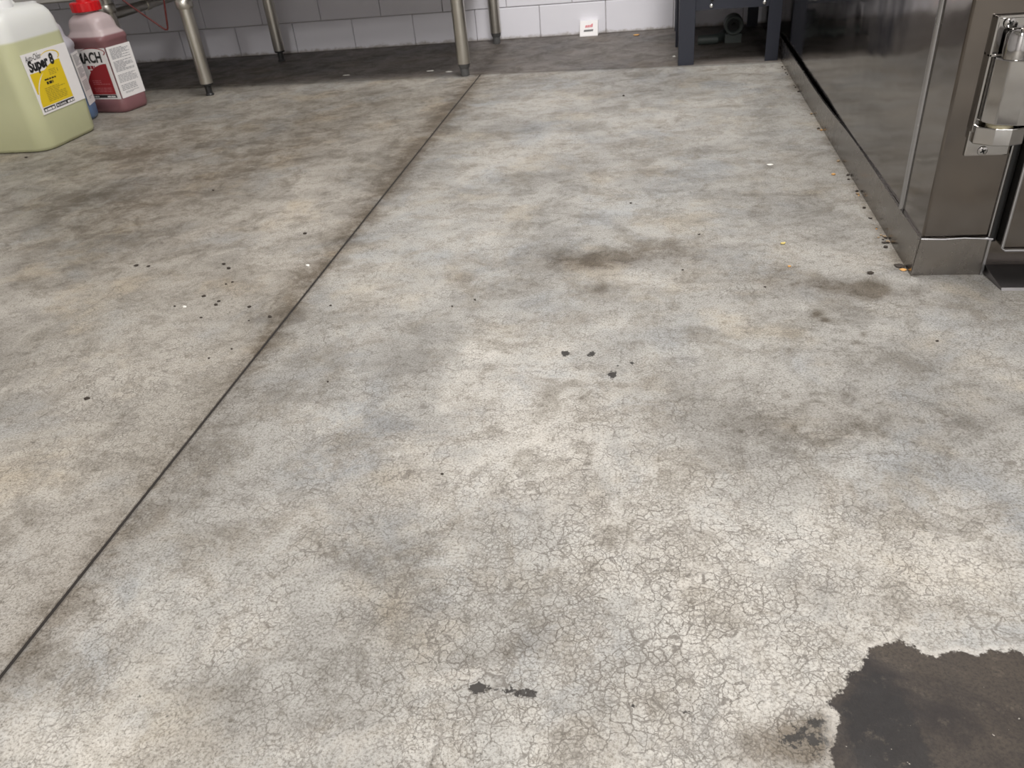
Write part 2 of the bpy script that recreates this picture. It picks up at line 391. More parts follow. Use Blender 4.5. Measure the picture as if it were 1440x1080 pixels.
def poly_sdf(x, y, poly):
    d = np.full(x.shape, 1e9); inside = np.zeros(x.shape, bool); n = len(poly)
    for i in range(n):
        ax, ay = poly[i]; bx, by = poly[(i + 1) % n]; ex, ey = bx - ax, by - ay
        t = np.clip(((x - ax) * ex + (y - ay) * ey) / (ex * ex + ey * ey), 0, 1)
        d = np.minimum(d, np.hypot(x - ax - t * ex, y - ay - t * ey))
        c = ((ay > y) != (by > y)) & (x < ex * (y - ay) / (ey if ey else 1e-9) + ax)
        inside ^= c
    return np.where(inside, d, -d)

def slab(name, xs, ys, fx, mat, parent, depth=0.006):
    """concrete slab: fine grid on top (carries the soiling masks), skirt down its edges"""
    nx, ny = len(xs), len(ys)
    X, Y = fx(np.array(xs)[None, :].repeat(ny, 0), np.array(ys)[:, None].repeat(nx, 1))
    co = np.stack([X, Y, np.zeros_like(X)], -1).reshape(-1, 3) * K
    idx = np.arange(nx * ny).reshape(ny, nx)
    quads = np.stack([idx[:-1, :-1], idx[:-1, 1:], idx[1:, 1:], idx[1:, :-1]], -1).reshape(-1, 4)
    loop = np.concatenate([idx[0, :], idx[1:, -1], idx[-1, -2::-1], idx[-2:0:-1, 0]])
    low = co[loop].copy(); low[:, 2] = -depth * K
    base = len(co); L = len(loop); k = np.arange(L)
    side = np.stack([loop[k], base + k, base + (k + 1) % L, loop[(k + 1) % L]], -1)
    allco = np.concatenate([co, low]); faces = np.concatenate([quads, side])
    me = bpy.data.meshes.new(name)
    me.vertices.add(len(allco)); me.vertices.foreach_set('co', allco.ravel())
    me.loops.add(faces.size); me.loops.foreach_set('vertex_index', faces.ravel().astype(np.int32))
    me.polygons.add(len(faces)); me.polygons.foreach_set('loop_start', np.arange(0, faces.size, 4, dtype=np.int32))
    me.update(calc_edges=True)
    px, py, zc = proj(allco); ok = (zc > 0.05).astype(float)
    def field(lst):
        f = np.zeros(len(allco))
        for (cx, cy, rx, ry, an, am) in lst: f += am * gauss(px, py, cx, cy, rx, ry, an)
        return f * ok
    poly = [tuple(K * c for c in gp(*p)) for p in PATCH]
    sd = poly_sdf(allco[:, 0], allco[:, 1], poly)
    pd = (gauss(px, py, 1235, 1010, 55, 70, -20) + gauss(px, py, 1265, 1080, 50, 40)) * ok
    # dirt that gathers beside the cut and at the foot of the cooler
    dj = np.abs(allco[:, 0] / K - jx(allco[:, 1] / K))
    edge = 0.34 * np.exp(-(dj / 0.045) ** 2) + 0.12 * np.exp(-(dj / 0.12) ** 2)
    edge += 0.5 * np.exp(-((0.70 - allco[:, 0] / K) / 0.035) ** 2) * (allco[:, 1] / K > 2.05)
    for nm, f in (('dirt', field(DIRT) + edge), ('grime', field(GRIME)), ('tone', field(TONE)), ('patch', sd), ('patchdark', pd),
                  ('craze', np.clip(0.62 + 0.38 * field([(900, 900, 500, 260, 0, 1.0), (150, 560, 260, 120, 0, 0.6)]), 0, 1))):
        a = me.attributes.new(nm, 'FLOAT', 'POINT'); a.data.foreach_set('value', f.astype(np.float32))
    me.materials.append(M[mat])
    o = bpy.data.objects.new(name, me); COL.objects.link(o); o.parent = parent
    return o

bm = new(); box(bm, -7.5, 7.0, -12.0, 6.3, -0.06, -0.0035)
floor = struct(obj('floor', bm, 'joint_dark'))
rows = [-12, -8, -6, -4, -2, -1, -0.4, -0.1, 0.1, 0.2, 0.3]
s = 0.0065
while rows[-1] < 4.5: rows.append(rows[-1] + s); s *= 1.0042
rows = [r for r in rows if r < 4.60]
# the last row of both slabs follows the strip edge
def ystretch(X, Y):
    f = np.clip((Y - 4.0) / (rows[-1] - 4.0), 0, None)
    return np.where(Y > 4.0, 4.0 + f * (sy(X) - HALF * 0.5 - 4.0), Y)
def f_right(U, V):
    left = jx(V) + HALF
    X = np.where(U < 0.9, left + (U + 1.0) / 1.9 * (0.9 - left), U)
    return X, ystretch(X, V)
def f_left(U, V):
    right = jx(V) - HALF
    X = np.where(U > -3.8, -3.8 + (U + 3.8) / 2.8 * (right + 3.8), U)
    return X, ystretch(X, V)
xr = list(np.arange(-1.0, 0.9, 0.0068)) + [0.9, 1.5, 3.0, 7.0]
xl = [-7.5, -5.0] + list(np.arange(-3.8, -1.0, 0.012)) + [-1.0]
slab('concrete_slab', xr, rows, f_right, 'floor_main', floor)
slab('concrete_slab', xl, rows[::2] + ([rows[-1]] if (len(rows) - 1) % 2 else []), f_left, 'floor_left', floor)
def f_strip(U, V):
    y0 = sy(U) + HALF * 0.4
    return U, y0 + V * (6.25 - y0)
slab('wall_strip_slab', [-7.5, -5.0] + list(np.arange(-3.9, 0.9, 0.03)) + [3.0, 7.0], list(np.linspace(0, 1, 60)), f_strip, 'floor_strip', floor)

# ------------------------------------------------------------------ WALLS, CEILING
bm = new(); box(bm, -7.0, 6.0, WALL_Y + 0.016, WALL_Y + 0.16, -0.03, 5.1)
wall_back = struct(obj('wall_back', bm, 'mortar'))
BW, BH, G = 0.4715, 0.2135, 0.0024
bm = new(); box(bm, -BW / 2 + G, BW / 2 - G, 0.0, 0.03, G, BH - G)
first = obj('brick', bm, 'brick', wall_back, bevel=0.004)
first_used = False
random.seed(4)
for row in range(8):
    x = -2.012 - BW * 8.5 + (BW / 2 if row % 2 else 0)
    z = -0.0025 + row * BH
    while x < 5.5:
        xc = x + BW / 2
        if -4.9 < xc < 1.3:
            b = first if not first_used else first.copy()
            if first_used: COL.objects.link(b)
            first_used = True
            b.location = Vector((xc, WALL_Y + random.uniform(-0.0012, 0.0012), z)) * K
        x += BW
bm = new(); box(bm, -7.0, 6.0, WALL_Y, WALL_Y + 0.02, 8 * BH, 5.1); struct(obj('wall_back_upper', bm, 'wall_paint'))
bm = new(); box(bm, -7.2, -7.0, -12.0, WALL_Y + 0.16, -0.03, 5.1); struct(obj('wall_left', bm, 'wall_paint'))
bm = new(); box(bm, 6.0, 6.2, -12.0, WALL_Y + 0.16, -0.03, 5.1); struct(obj('wall_right', bm, 'wall_paint'))
bm = new(); box(bm, -7.2, 6.2, -12.2, -12.0, -0.03, 5.1); struct(obj('wall_front', bm, 'wall_paint'))
bm = new(); box(bm, -7.2, 6.2, -12.2, WALL_Y + 0.16, 5.1, 5.2); struct(obj('ceiling', bm, 'ceiling'))

# ------------------------------------------------------------------ WALK-IN COOLER (right)
cooler = thing('walk_in_cooler', 'stainless steel walk-in cooler corner with hinged door and kick skirt', 'cooler', (0.70, 2.07, 0))
FX = 0.163     # width of the front jamb
bm = new()     # side wall and jamb as one folded sheet, origin at the corner
box(bm, 0.001, 0.36, 0.006, 3.93, 0.0, 4.3)
box(bm, 0.006, FX - 0.006, 0.0, 0.02, 0.09, 4.3)
obj('side_panel', bm, 'steel_panel', cooler)
bm = new()     # narrow corner sheet, from corner to bead, standing a hair proud
loft(bm, [[(0.0, 0.205, z), (0.0, 0.006, z), (0.002, 0.002, z), (0.006, -0.001, z), (FX - 0.004, -0.001, z), (FX - 0.004, 0.004, z), (0.01, 0.004, z), (0.006, 0.01, z), (0.006, 0.205, z)] for z in (0.104, 4.3)])
obj('corner_jamb', bm, 'steel_panel', cooler)
bm = new(); lathe(bm, [(0.0105, 0.105), (0.0105, 4.3)], (0.002, 0.21, 0), 'z', 14)
smooth_mod(obj('bead', bm, 'steel_bead', cooler))
# skirt along the side: stands away from the panel towards the far end
bm = new(); rings = []
for i in range(41):
    f = i / 40; y = -0.012 + f * 3.0
    gap = 0.002 + 0.012 * max(0, min(1, (f - 0.34) / 0.25)) + 0.002 * math.sin(f * 17)
    zt = 0.104 + 0.003 * math.sin(f * 9)
    rings.append([(-0.012, y, 0.0), (-0.005, y, 0.0), (-gap + 0.004 if gap < 0.004 else -gap + 0.004, y, zt), (-gap - 0.003, y, zt)])
loft(bm, rings)
obj('kick_skirt', bm, 'steel_skirt', cooler)
bm = new(); prism(bm, [(-0.010, 0.0), (-0.003, 0.0), (0.0, 0.103), (-0.008, 0.104)], 'x', -0.012, FX - 0.002)
obj('kick_skirt', bm, 'steel_skirt', cooler)
bm = new(); tube(bm, [(-0.004, -0.008, 0.1045), (0.05, -0.010, 0.1035), (0.10, -0.009, 0.1055), (FX + 0.006, -0.012, 0.1035)], 0.0032, 8)
smooth_mod(obj('skirt_lip', bm, 'steel_bead', cooler))
bm = new(); box(bm, FX - 0.003, FX + 0.003, -0.014, 0.02, 0.0, 0.106)
obj('skirt_end', bm, 'steel_bead', cooler)
bm = new(); tube(bm, [(FX - 0.002, -0.004, 0.106), (FX - 0.002, -0.004, 4.3)], 0.004, 8)
smooth_mod(obj('jamb_edge', bm, 'steel_bead', cooler))
bm = new(); box(bm, FX + 0.002, 2.2, 0.045, 0.07, 0.0, 4.3); box(bm, FX + 0.004, FX + 0.019, 0.002, 0.046, 0.09, 4.3)
obj('door_gap_shade', bm, 'rubber', cooler)  # black filler set in the door gaps to stand in for their shade
# door leaf
bm = new(); box(bm, FX + 0.020, 2.0, -0.045, 0.04, 0.088, 4.1)
door = obj('door_leaf', bm, 'steel_panel', cooler, bevel=0.007)
bm = new(); tube(bm, [(FX + 0.0185, -0.047, 4.1), (FX + 0.0185, -0.047, 0.094), (FX + 0.026, -0.047, 0.0865), (2.0, -0.047, 0.0865)], 0.0042, 8)
smooth_mod(obj('door_edge_trim', bm, 'steel_bead', door))
bm = new()     # sloping threshold plate
prism(bm, [(-0.105, 0.0), (-0.100, 0.006), (-0.01, 0.030), (0.04, 0.032), (0.04, 0.0)], 'x', FX + 0.004, 2.2)
for v in bm.verts:
    if v.co.x < 1 and v.co.y < -0.05: v.co.x += 0.016
obj('threshold_plate', bm, 'sill', cooler)
# hinge
HX = 0.053; 
bm = new(); box(bm, HX, FX - 0.010, -0.008, 0.001, 0.322, 0.642)
hinge = obj('hinge', bm, 'chrome', cooler, bevel=0.003)
for q in ((HX, HX + 0.006, -0.020, -0.006, 0.385, 0.642), (HX, FX - 0.012, -0.014, -0.006, 0.636, 0.643), (HX, FX - 0.03, -0.02, -0.006, 0.556, 0.563)):
    bm = new(); box(bm, *q); obj('hinge_rim', bm, 'chrome', hinge, bevel=0.0015)      # raised tray edges of the plate
bm = new(); prism(bm, [(HX + 0.004, -0.004), (HX + 0.004, -0.030), (HX + 0.040, -0.056), (HX + 0.074, -0.062), (FX - 0.002, -0.050), (FX - 0.002, -0.004)], 'z', 0.360, 0.402)
obj('lower_knuckle', bm, 'chrome', hinge, bevel=0.003)
bm = new(); lathe(bm, [(0.028, 0.400), (0.030, 0.406), (0.028, 0.414)], (0.108, -0.03, 0), 'z', 18)
obj('cam_bushing', bm, plain('nylon', (0.42, 0.38, 0.26), 0.5), hinge)
bm = new(); prism(bm, [(HX + 0.012, -0.010), (HX + 0.012, -0.030), (HX + 0.032, -0.062), (HX + 0.074, -0.076), (0.60, -0.078), (0.60, -0.050), (FX + 0.018, -0.050), (FX + 0.012, -0.012)], 'z', 0.412, 0.556)
obj('strap_cover', bm, 'chrome', hinge, bevel=0.003)
bm = new(); box(bm, FX + 0.022, 0.60, -0.062, -0.044, 0.40, 0.60)
obj('strap', bm, 'chrome', hinge, bevel=0.002)
bm = new()
lathe(bm, [(0.026, 0.556), (0.026, 0.606), (0.0235, 0.612), (0.012, 0.6135)], (0.100, -0.036, 0), 'z', 24)
smooth_mod(obj('pin_barrel', bm, 'chrome', hinge))
bm = new(); lathe(bm, [(0.024, 0.556), (0.024, 0.604), (0.021, 0.610), (0.010, 0.6115)], (0.140, -0.040, 0), 'z', 24)
smooth_mod(obj('pin_barrel', bm, 'chrome', hinge))
bm = new(); lathe(bm, [(0.010, 0.612), (0.010, 0.619), (0.006, 0.621)], (0.106, -0.046, 0), 'z', 12)
smooth_mod(obj('pin_head', bm, 'chrome', hinge))
def screw(cx, cz, r, y, parent):
    bm = new(); lathe(bm, [(r, y), (r * 0.94, y - 0.003), (r * 0.6, y - 0.0048), (0.0008, y - 0.0052)], (cx, 0, cz), 'y', 20)
    s_ = smooth_mod(obj('screw', bm, 'chrome', parent))
    bm = new()
    for a in (0.5, 0.5 + math.pi / 2):
        c, s2 = math.cos(a), math.sin(a); l, w_ = r * 0.55, r * 0.14
        poly = [(cx + c * l - s2 * w_, cz + s2 * l + c * w_), (cx - c * l - s2 * w_, cz - s2 * l + c * w_), (cx - c * l + s2 * w_, cz - s2 * l - c * w_), (cx + c * l + s2 * w_, cz + s2 * l - c * w_)]
        prism(bm, poly, 'y', y - 0.0058, y - 0.004)
    obj('cross_slot', bm, 'ink_black', s_)
screw(0.083, 0.6265, 0.0125, -0.010, hinge)
screw(0.0925, 0.3355, 0.0118, -0.008, hinge)

# ------------------------------------------------------------------ STAINLESS WORK TABLES (left, against the wall)
def leg_parts(root, x, y, black):
    bm = new(); lathe(bm, [(0.0385, 0.072), (0.0395, 0.078), (0.0395, 1.66)], (x, y, 0), 'z', 24)
    leg = smooth_mod(obj('leg', bm, 'steel_leg', root))
    bm = new()
    if black: lathe(bm, [(0.026, 0.0), (0.026, 0.006), (0.020, 0.014), (0.0205, 0.058), (0.036, 0.062), (0.0385, 0.074)], (x, y, 0), 'z', 20)
    else: lathe(bm, [(0.0245, 0.0), (0.0265, 0.008), (0.0265, 0.045), (0.031, 0.05), (0.037, 0.072)], (x, y, 0), 'z', 20)
    smooth_mod(obj('foot', bm, 'foot_black' if black else 'foot_grey', leg))
    bm = new(); lathe(bm, [(0.045, 0.50), (0.050, 0.508), (0.050, 0.545), (0.045, 0.553)], (x, y, 0), 'z', 24)
    smooth_mod(obj('shelf_collar', bm, 'steel_leg', leg))
def sheet(name, root, x0, x1, y0, y1, z0, z1, mat='steel_sheet'):
    bm = new(); box(bm, x0, x1, y0, y1, z0, z1); return obj(name, bm, mat, root, bevel=0.008)
t1 = thing('work_table', 'stainless steel work table on four tubular legs against the block wall', 'table', (-1.153, 4.885, 0), math.radians(5.0))
# local frame: front right leg at the origin, rotated to follow the two front feet
def tl(x, y):
    a = -t1.rotation_euler.z; dx, dy = x + 1.153, y - 4.885
    return dx * math.cos(a) - dy * math.sin(a), dx * math.sin(a) + dy * math.cos(a)
for (x, y, blk) in ((-1.153, 4.885, False), (-2.787, 4.742, True), (-2.728, 5.745, True), (-1.134, 5.90, False)):
    leg_parts(t1, *tl(x, y), blk)
sheet('undershelf', t1, -1.70, 0.06, -0.06, 1.05, 0.600, 0.640)
sheet('table_top', t1, -1.76, 0.12, -0.16, 1.09, 1.66, 1.74)
t2 = thing('work_table', 'steel equipment table with side rail standing behind the chemical jugs', 'table', (-3.34, 4.80, 0), math.radians(5.0))
for (x, y) in ((0, 0), (0, 1.04), (-1.6, 0), (-1.6, 1.04)): leg_parts(t2, x, y, True)
bm = new(); tube(bm, [(0.0, 0.0, 0.487), (0.0, 1.04, 0.484)], 0.030, 14); smooth_mod(obj('side_rail', bm, 'steel_leg', t2))
bm = new(); tube(bm, [(0.0, 0.46, 0.486), (0.0, 0.52, 0.486)], 0.036, 14); smooth_mod(obj('rail_coupling', bm, 'steel_leg', t2))
sheet('undershelf', t2, -1.70, 0.4845, -0.10, 1.20, 0.590, 0.635)  # right end lengthened past the leg to shut out light between the tables
sheet('table_top', t2, -1.75, 0.4250, -0.16, 1.16, 1.66, 1.74)  # overhang on the right likewise shaped to close a light gap
# red cable hanging in a loop below the tables
pts = [(-3.60, 0.60), (-3.55, 0.521), (-3.45, 0.437), (-3.37, 0.372), (-3.325, 0.335), (-3.305, 0.322), (-3.292, 0.322), (-3.284, 0.335), (-3.272, 0.40), (-3.252, 0.50), (-3.235, 0.60)]
pts = [(x * 0.8755, 4.64, 1 + (z - 1) * 0.8755) for x, z in pts]
pts = [(-3.24, 4.64, 1.655), (-3.20, 4.64, 0.80)] + pts + [(-2.82, 4.64, 0.80), (-2.81, 4.64, 1.655)]
bm = new(); tube(bm, pts, 0.0052, 8)
tag(smooth_mod(obj('cable', bm, 'wire_red')), 'thin red cable hanging in a loop under the tables', 'cable')

# ------------------------------------------------------------------ JUGS
def text_mesh(name, s, size, mat, parent, origin, u, v, n, offset=0.0, shear=0.0, lift=0.0006, xs=1.0):
    """lettering on a flat face: origin + u*(along) + v*(up); all in lens heights"""
    cu = bpy.data.curves.new('lettering', 'FONT'); cu.body = s; cu.size = size; cu.offset = offset; cu.shear = shear; cu.resolution_u = 3
    tmp = bpy.data.objects.new('tmp', cu); COL.objects.link(tmp)
    bpy.context.view_layer.update()
    me = bpy.data.meshes.new_from_object(tmp.evaluated_get(bpy.context.evaluated_depsgraph_get()))
    bpy.data.objects.remove(tmp, do_unlink=True)
    O, U, V, N = (Vector(q) for q in (origin, u, v, n))
    for vt in me.vertices: vt.co = (O + U * (vt.co.x * xs) + V * vt.co.y + N * lift) * K
    me.name = name; me.materials.append(M[mat])
    o = bpy.data.objects.new(name, me); COL.objects.link(o); o.parent = parent
    return o
class Face:
    """flat print area: local (a, b) in lens heights, a along the face, b up"""
    def __init__(self, origin, u, n): self.O, self.U, self.N = Vector(origin), Vector(u).normalized(), Vector(n).normalized(); self.V = Vector((0, 0, 1))
    def p(self, a, b, lift): return tuple(self.O + self.U * a + self.V * b + self.N * lift)
    def poly(self, bm, pts, lift):
        bm.faces.new([bm.verts.new(self.p(a, b, lift)) for a, b in pts])
    def rects(self, name, rs, mat, parent, lift):
        bm = new()
        for (a0, a1, b0, b1) in rs: self.poly(bm, [(a0, b0), (a1, b0), (a1, b1), (a0, b1)], lift)
        o = obj(name, bm, mat, parent)
        if name == 'fine_print': o['kind'] = 'stuff'
        return o
    def text(self, s, size, mat, parent, a, b, ang=0.0, **kw):
        c, s_ = math.cos(ang), math.sin(ang)
        return text_mesh('lettering', s, size, mat, parent, self.p(a, b, 0), self.U * c + self.V * s_, self.V * c - self.U * s_, self.N, **kw)
    def label(self, a0, a1, b0, b1, parent, lift=0.0012, mat='paper'):
        bm = new(); q = [(a0, b0), (a1, b0), (a1, b1), (a0, b1)]
        loft(bm, [[self.p(a, b, -0.002) for a, b in q], [self.p(a, b, lift) for a, b in q]])
        return obj('label', bm, mat, parent)
def print_rows(a0, a1, b0, b1, n, seed, fill=0.5):
    r = random.Random(seed); out = []; h = (b1 - b0) / n
    for i in range(n):
        b = b1 - (i + 1) * h; a = a0
        end = a1 - (r.random() * 0.5 * (a1 - a0) if r.random() < 0.35 else r.random() * 0.06 * (a1 - a0))
        while a < end:
            w_ = min(end - a, r.uniform(0.012, 0.035)); out.append((a, a + w_, b, b + h * fill)); a += w_ + 0.004
    return out

# --- tall yellow-green jug with the yellow label
jy = thing('chemical_jug', 'large square jug of pale yellow-green liquid with yellow label', 'jug', (-3.11, 3.60, 0))
bm = new(); JX, JY = 0.25, 0.232       # half sizes
secs = [(0.000, -0.020, 0.075), (0.006, -0.008, 0.085), (0.022, 0.0, 0.09), (0.20, 0.002, 0.075), (0.52, 0.0, 0.075), (0.585, -0.002, 0.08), (0.620, -0.008, 0.085), (0.645, -0.020, 0.09), (0.660, -0.040, 0.09), (0.668, -0.068, 0.09), (0.670, -0.12, 0.08)]
loft(bm, [rrect(-JX, JY, JX + d, JY + d, r, z, 8) for z, d, r in secs])
smooth_mod(obj('body', bm, 'jug_yellow', jy), 50)
bm = new(); tube(bm, [(-0.15, 0.32, 0.655), (-0.165, 0.30, 0.70), (-0.21, 0.26, 0.725), (-0.28, 0.20, 0.73), (-0.34, 0.15, 0.70), (-0.36, 0.13, 0.655)], 0.028, 12)
smooth_mod(obj('handle', bm, 'jug_yellow', jy))
bm = new(); lathe(bm, [(0.07, 0.655), (0.07, 0.69), (0.065, 0.70), (0.03, 0.702)], (-0.12, 0.19, 0), 'z', 24)
smooth_mod(obj('cap', bm, 'cap_white', jy))
bm = new(); lathe(bm, [(0.05, 0.668), (0.05, 0.673)], (-0.15, 0.085, 0), 'z', 16)
obj('sticker', bm, 'cap_green', jy)
F = Face((0.0035, 0.062, 0.174), (0, 1, 0), (1, 0, 0)); LW, LH = 0.350, 0.288
lab = F.label(0, LW, 0, LH, jy)
bm = new()
def arc(cx, cy, rx, ry, a0, a1, n=14): return [(cx + rx * math.cos(math.radians(a0 + (a1 - a0) * i / n)), cy + ry * math.sin(math.radians(a0 + (a1 - a0) * i / n))) for i in range(n + 1)]
F.poly(bm, [(0.012, 0.034), (0.262, 0.034), (0.262, 0.226)] + arc(0.262, 0.034, 0.25, 0.192, 90, 180)[1:-1], 0.0016)
F.poly(bm, [(0.012, 0.196), (0.012, 0.100)] + arc(0.200, 0.06, 0.185, 0.145, 166, 112, 8), 0.0016)
obj('yellow_print', bm, 'ink_yellow', lab)
F.rects('black_band', [(0.012, 0.102, 0.010, 0.030), (0.110, 0.262, 0.010, 0.030)], 'ink_black', lab, 0.0017)
F.rects('fine_print', print_rows(0.018, 0.096, 0.013, 0.028, 1, 41, 0.7), 'paper', lab, 0.0022)       # too blurred to read
F.text('Net Contents:', 0.0165, 'paper', lab, 0.114, 0.0145, offset=0.0004, lift=0.0022, xs=0.80)
F.rects('fine_print', print_rows(0.205, 0.258, 0.013, 0.028, 1, 42, 0.7), 'paper', lab, 0.0022)
F.text('Super 8', 0.068, 'ink_black', lab, 0.022, 0.203, 0.05, offset=0.0034, shear=0.12, lift=0.002, xs=0.93)
F.text('Auto-Chlor', 0.040, 'ink_black', lab, 0.018, 0.250, 0.02, offset=0.0002, shear=0.4, lift=0.002, xs=0.62)
bm = new(); ring_o = arc(0.20, 0.248, 0.075, 0.028, -40, 150); ring_i = arc(0.196, 0.247, 0.069, 0.025, -40, 150)
for i in range(len(ring_o) - 1): F.poly(bm, [ring_o[i], ring_o[i + 1], ring_i[i + 1], ring_i[i]], 0.0017)
obj('swoosh', bm, 'ink_yellow', lab)
F.rects('fine_print', print_rows(0.075, 0.235, 0.048, 0.118, 9, 3, 0.55) + print_rows(0.150, 0.205, 0.165, 0.195, 4, 5, 0.5) + [(0.215, 0.222, 0.172, 0.188)], 'ink_olive', lab, 0.0020)
F.rects('fine_print', print_rows(0.105, 0.185, 0.127, 0.146, 1, 43, 0.7) + print_rows(0.098, 0.195, 0.147, 0.159, 1, 44, 0.6), 'ink_black', lab, 0.0022)

# --- two smaller shouldered bottles
def bottle(name_label, loc, rot, mat, cap_mat, w_, d_):
    root = thing('chemical_bottle', name_label, 'bottle', loc, rot)      # origin: front right corner of the foot
    cx, cy = -w_ / 2, d_ / 2; hx, hy = w_ / 2, d_ / 2
    secs = [(0.0, -0.012, 0.04), (0.006, -0.003, 0.045), (0.02, 0.002, 0.045), (0.075, 0.004, 0.042), (0.085, 0.0, 0.04), (0.385, 0.0, 0.04), (0.395, 0.006, 0.045), (0.412, 0.008, 0.05), (0.430, 0.002, 0.05), (0.448, -0.012, 0.05),
            (0.462, -0.018, 0.05), (0.49, -0.019, 0.055), (0.512, -0.024, 0.06), (0.528, -0.036, 0.06), (0.540, -0.055, 0.06), (0.546, -0.07, 0.05)]
    bm = new(); loft(bm, [rrect(cx, cy, hx + dd, hy + dd, r, z, 6) for z, dd, r in secs])
    smooth_mod(obj('body', bm, mat, root), 60)
    bm = new(); lathe(bm, [(0.060, 0.545), (0.058, 0.56)], (cx, cy, 0), 'z', 24); smooth_mod(obj('neck', bm, mat, root))
    bm = new(); rings = []
    for r, z in ((0.078, 0.553), (0.080, 0.556), (0.080, 0.598), (0.076, 0.603), (0.042, 0.604), (0.040, 0.640), (0.03, 0.645)):
        rings.append([(cx + (r + (0.002 if (i % 2 and 0.55 < z < 0.6) else 0)) * math.cos(2 * math.pi * i / 40), cy + (r + (0.002 if (i % 2 and 0.55 < z < 0.6) else 0)) * math.sin(2 * math.pi * i / 40), z) for i in range(40)])
    loft(bm, rings); obj('cap', bm, cap_mat, root)
    return root
RW, RD = 0.275, 0.215
rb = bottle('shouldered bottle of dark red cleaner with bright red cap', (-3.150, 4.376, 0), math.radians(-10), 'jug_red', 'cap_red', RW, RD)
FF = Face((-RW + 0.028, -0.0005, 0.082), (1, 0, 0), (0, -1, 0)); FW, LH2 = RW - 0.03, 0.284
lab = FF.label(0, FW, 0, LH2, rb)
bm = new(); FF.poly(bm, [(0.03, 0.028), (0.222, 0.028), (0.222, 0.200)] + arc(0.222, 0.05, 0.19, 0.150, 90, 180)[1:-1], 0.0016); obj('red_print', bm, 'ink_red', lab)
FF.rects('black_band', [(0.02, 0.222, 0.008, 0.026)], 'ink_black', lab, 0.0017)
FF.rects('fine_print', print_rows(0.035, 0.10, 0.012, 0.024, 1, 45, 0.6) + print_rows(0.15, 0.215, 0.012, 0.024, 1, 46, 0.6), 'paper', lab, 0.0022)
FF.text('MACH', 0.078, 'ink_black', lab, 0.012, 0.205, 0.03, offset=0.003, shear=0.1, lift=0.002, xs=0.86)
FF.rects('fine_print', print_rows(0.075, 0.135, 0.172, 0.196, 1, 47, 0.8) + print_rows(0.085, 0.115, 0.156, 0.170, 1, 48, 0.7), 'ink_red', lab, 0.002)
bm = new(); ro = arc(0.15, 0.262, 0.095, 0.026, -35, 175, 18); ri = arc(0.145, 0.262, 0.092, 0.022, -35, 175, 18)
for i in range(len(ro) - 1): FF.poly(bm, [ro[i], ro[i + 1], ri[i + 1], ri[i]], 0.0017)
obj('swoosh', bm, 'ink_red', lab)
FF.rects('fine_print', print_rows(0.075, 0.205, 0.085, 0.115, 3, 8, 0.4) + print_rows(0.07, 0.21, 0.042, 0.072, 3, 9, 0.4), 'ink_rose', lab, 0.0020)
FR = Face((0.0005, 0.018, 0.082), (0, 1, 0), (1, 0, 0))
lab = FR.label(-0.006, RD - 0.03, 0, LH2, rb)
FR.rects('fine_print', print_rows(0.012, 0.165, 0.215, 0.275, 9, 21, 0.62) + print_rows(0.012, 0.165, 0.145, 0.205, 9, 22, 0.62) + print_rows(0.012, 0.165, 0.085, 0.132, 6, 23, 0.5) + print_rows(0.012, 0.14, 0.040, 0.075, 4, 24, 0.5) + print_rows(0.03, 0.15, 0.022, 0.034, 2, 25, 0.5), 'ink_grey', lab, 0.0018)
bb = bottle('shouldered bottle of blue liquid squeezed between the yellow-green and red ones', (-3.280, 4.245, 0), math.radians(20), 'jug_blue', 'cap_white', RW, 0.145)
lab = FR.label(-0.006, 0.118, 0, LH2, bb)
FR.rects('fine_print', print_rows(0.012, 0.110, 0.215, 0.275, 9, 31, 0.62) + print_rows(0.012, 0.110, 0.15, 0.205, 8, 32, 0.62) + print_rows(0.012, 0.110, 0.075, 0.135, 7, 33, 0.5) + print_rows(0.03, 0.10, 0.030, 0.045, 2, 35, 0.5), 'ink_grey', lab, 0.0018)
# ------------------------------------------------------------------ DARK BLUE STAND by the wall
st = thing('equipment_stand', 'dark navy angle-iron stand carrying an added unseen cabinet beside the cooler', 'stand', (0.12, 4.83, 0))
def angle_leg(x0, y0, sx, sy_, wd):
    bm = new(); t_ = 0.008
    poly = [(0, 0), (wd * sx, 0), (wd * sx, t_ * sy_), (t_ * sx, t_ * sy_), (t_ * sx, wd * sy_), (0, wd * sy_)]
    prism(bm, [(x0 + a, y0 + b) for a, b in poly], 'z', 0.0, 0.62); obj('leg', bm, 'navy', st, bevel=0.002)
angle_leg(0.0, 0.0, 1, 1, 0.088); angle_leg(0.550, 0.0, -1, 1, 0.070)
angle_leg(-0.006, 0.54, 1, 1, 0.07); angle_leg(-0.002, 1.10, 1, 1, 0.07); angle_leg(0.550, 1.10, -1, 1, 0.07)
bm = new(); box(bm, 0.088, 0.549, 0.010, 0.018, 0.283, 0.62); apron = obj('apron', bm, 'navy', st)
for bx_, bz in ((0.172, 0.303), (0.455, 0.303), (0.175, 0.335)):
    bm = new(); lathe(bm, [(0.0095, 0.010), (0.0095, 0.004), (0.006, 0.001), (0.001, 0.0)], (bx_, 0, bz), 'y', 12)
    smooth_mod(obj('bolt', bm, 'zinc' if bz < 0.32 else 'rubber', st))
bm = new(); box(bm, 0.004, 0.012, 0.05, 1.14, 0.30, 0.62); obj('side_rail', bm, 'navy', st)
bm = new(); box(bm, 0.0, 0.55, 0.02, 1.17, 0.36, 2.4); obj('shade_box', bm, 'navy', st, bevel=0.01)  # unseen box, added to shade the space beneath it
pu = thing('pump_motor', 'small dark green-grey pump motor lying under the navy stand', 'pump', (0.47, 5.40, 0.102))
bm = new(); R1, R2 = 0.058, 0.036
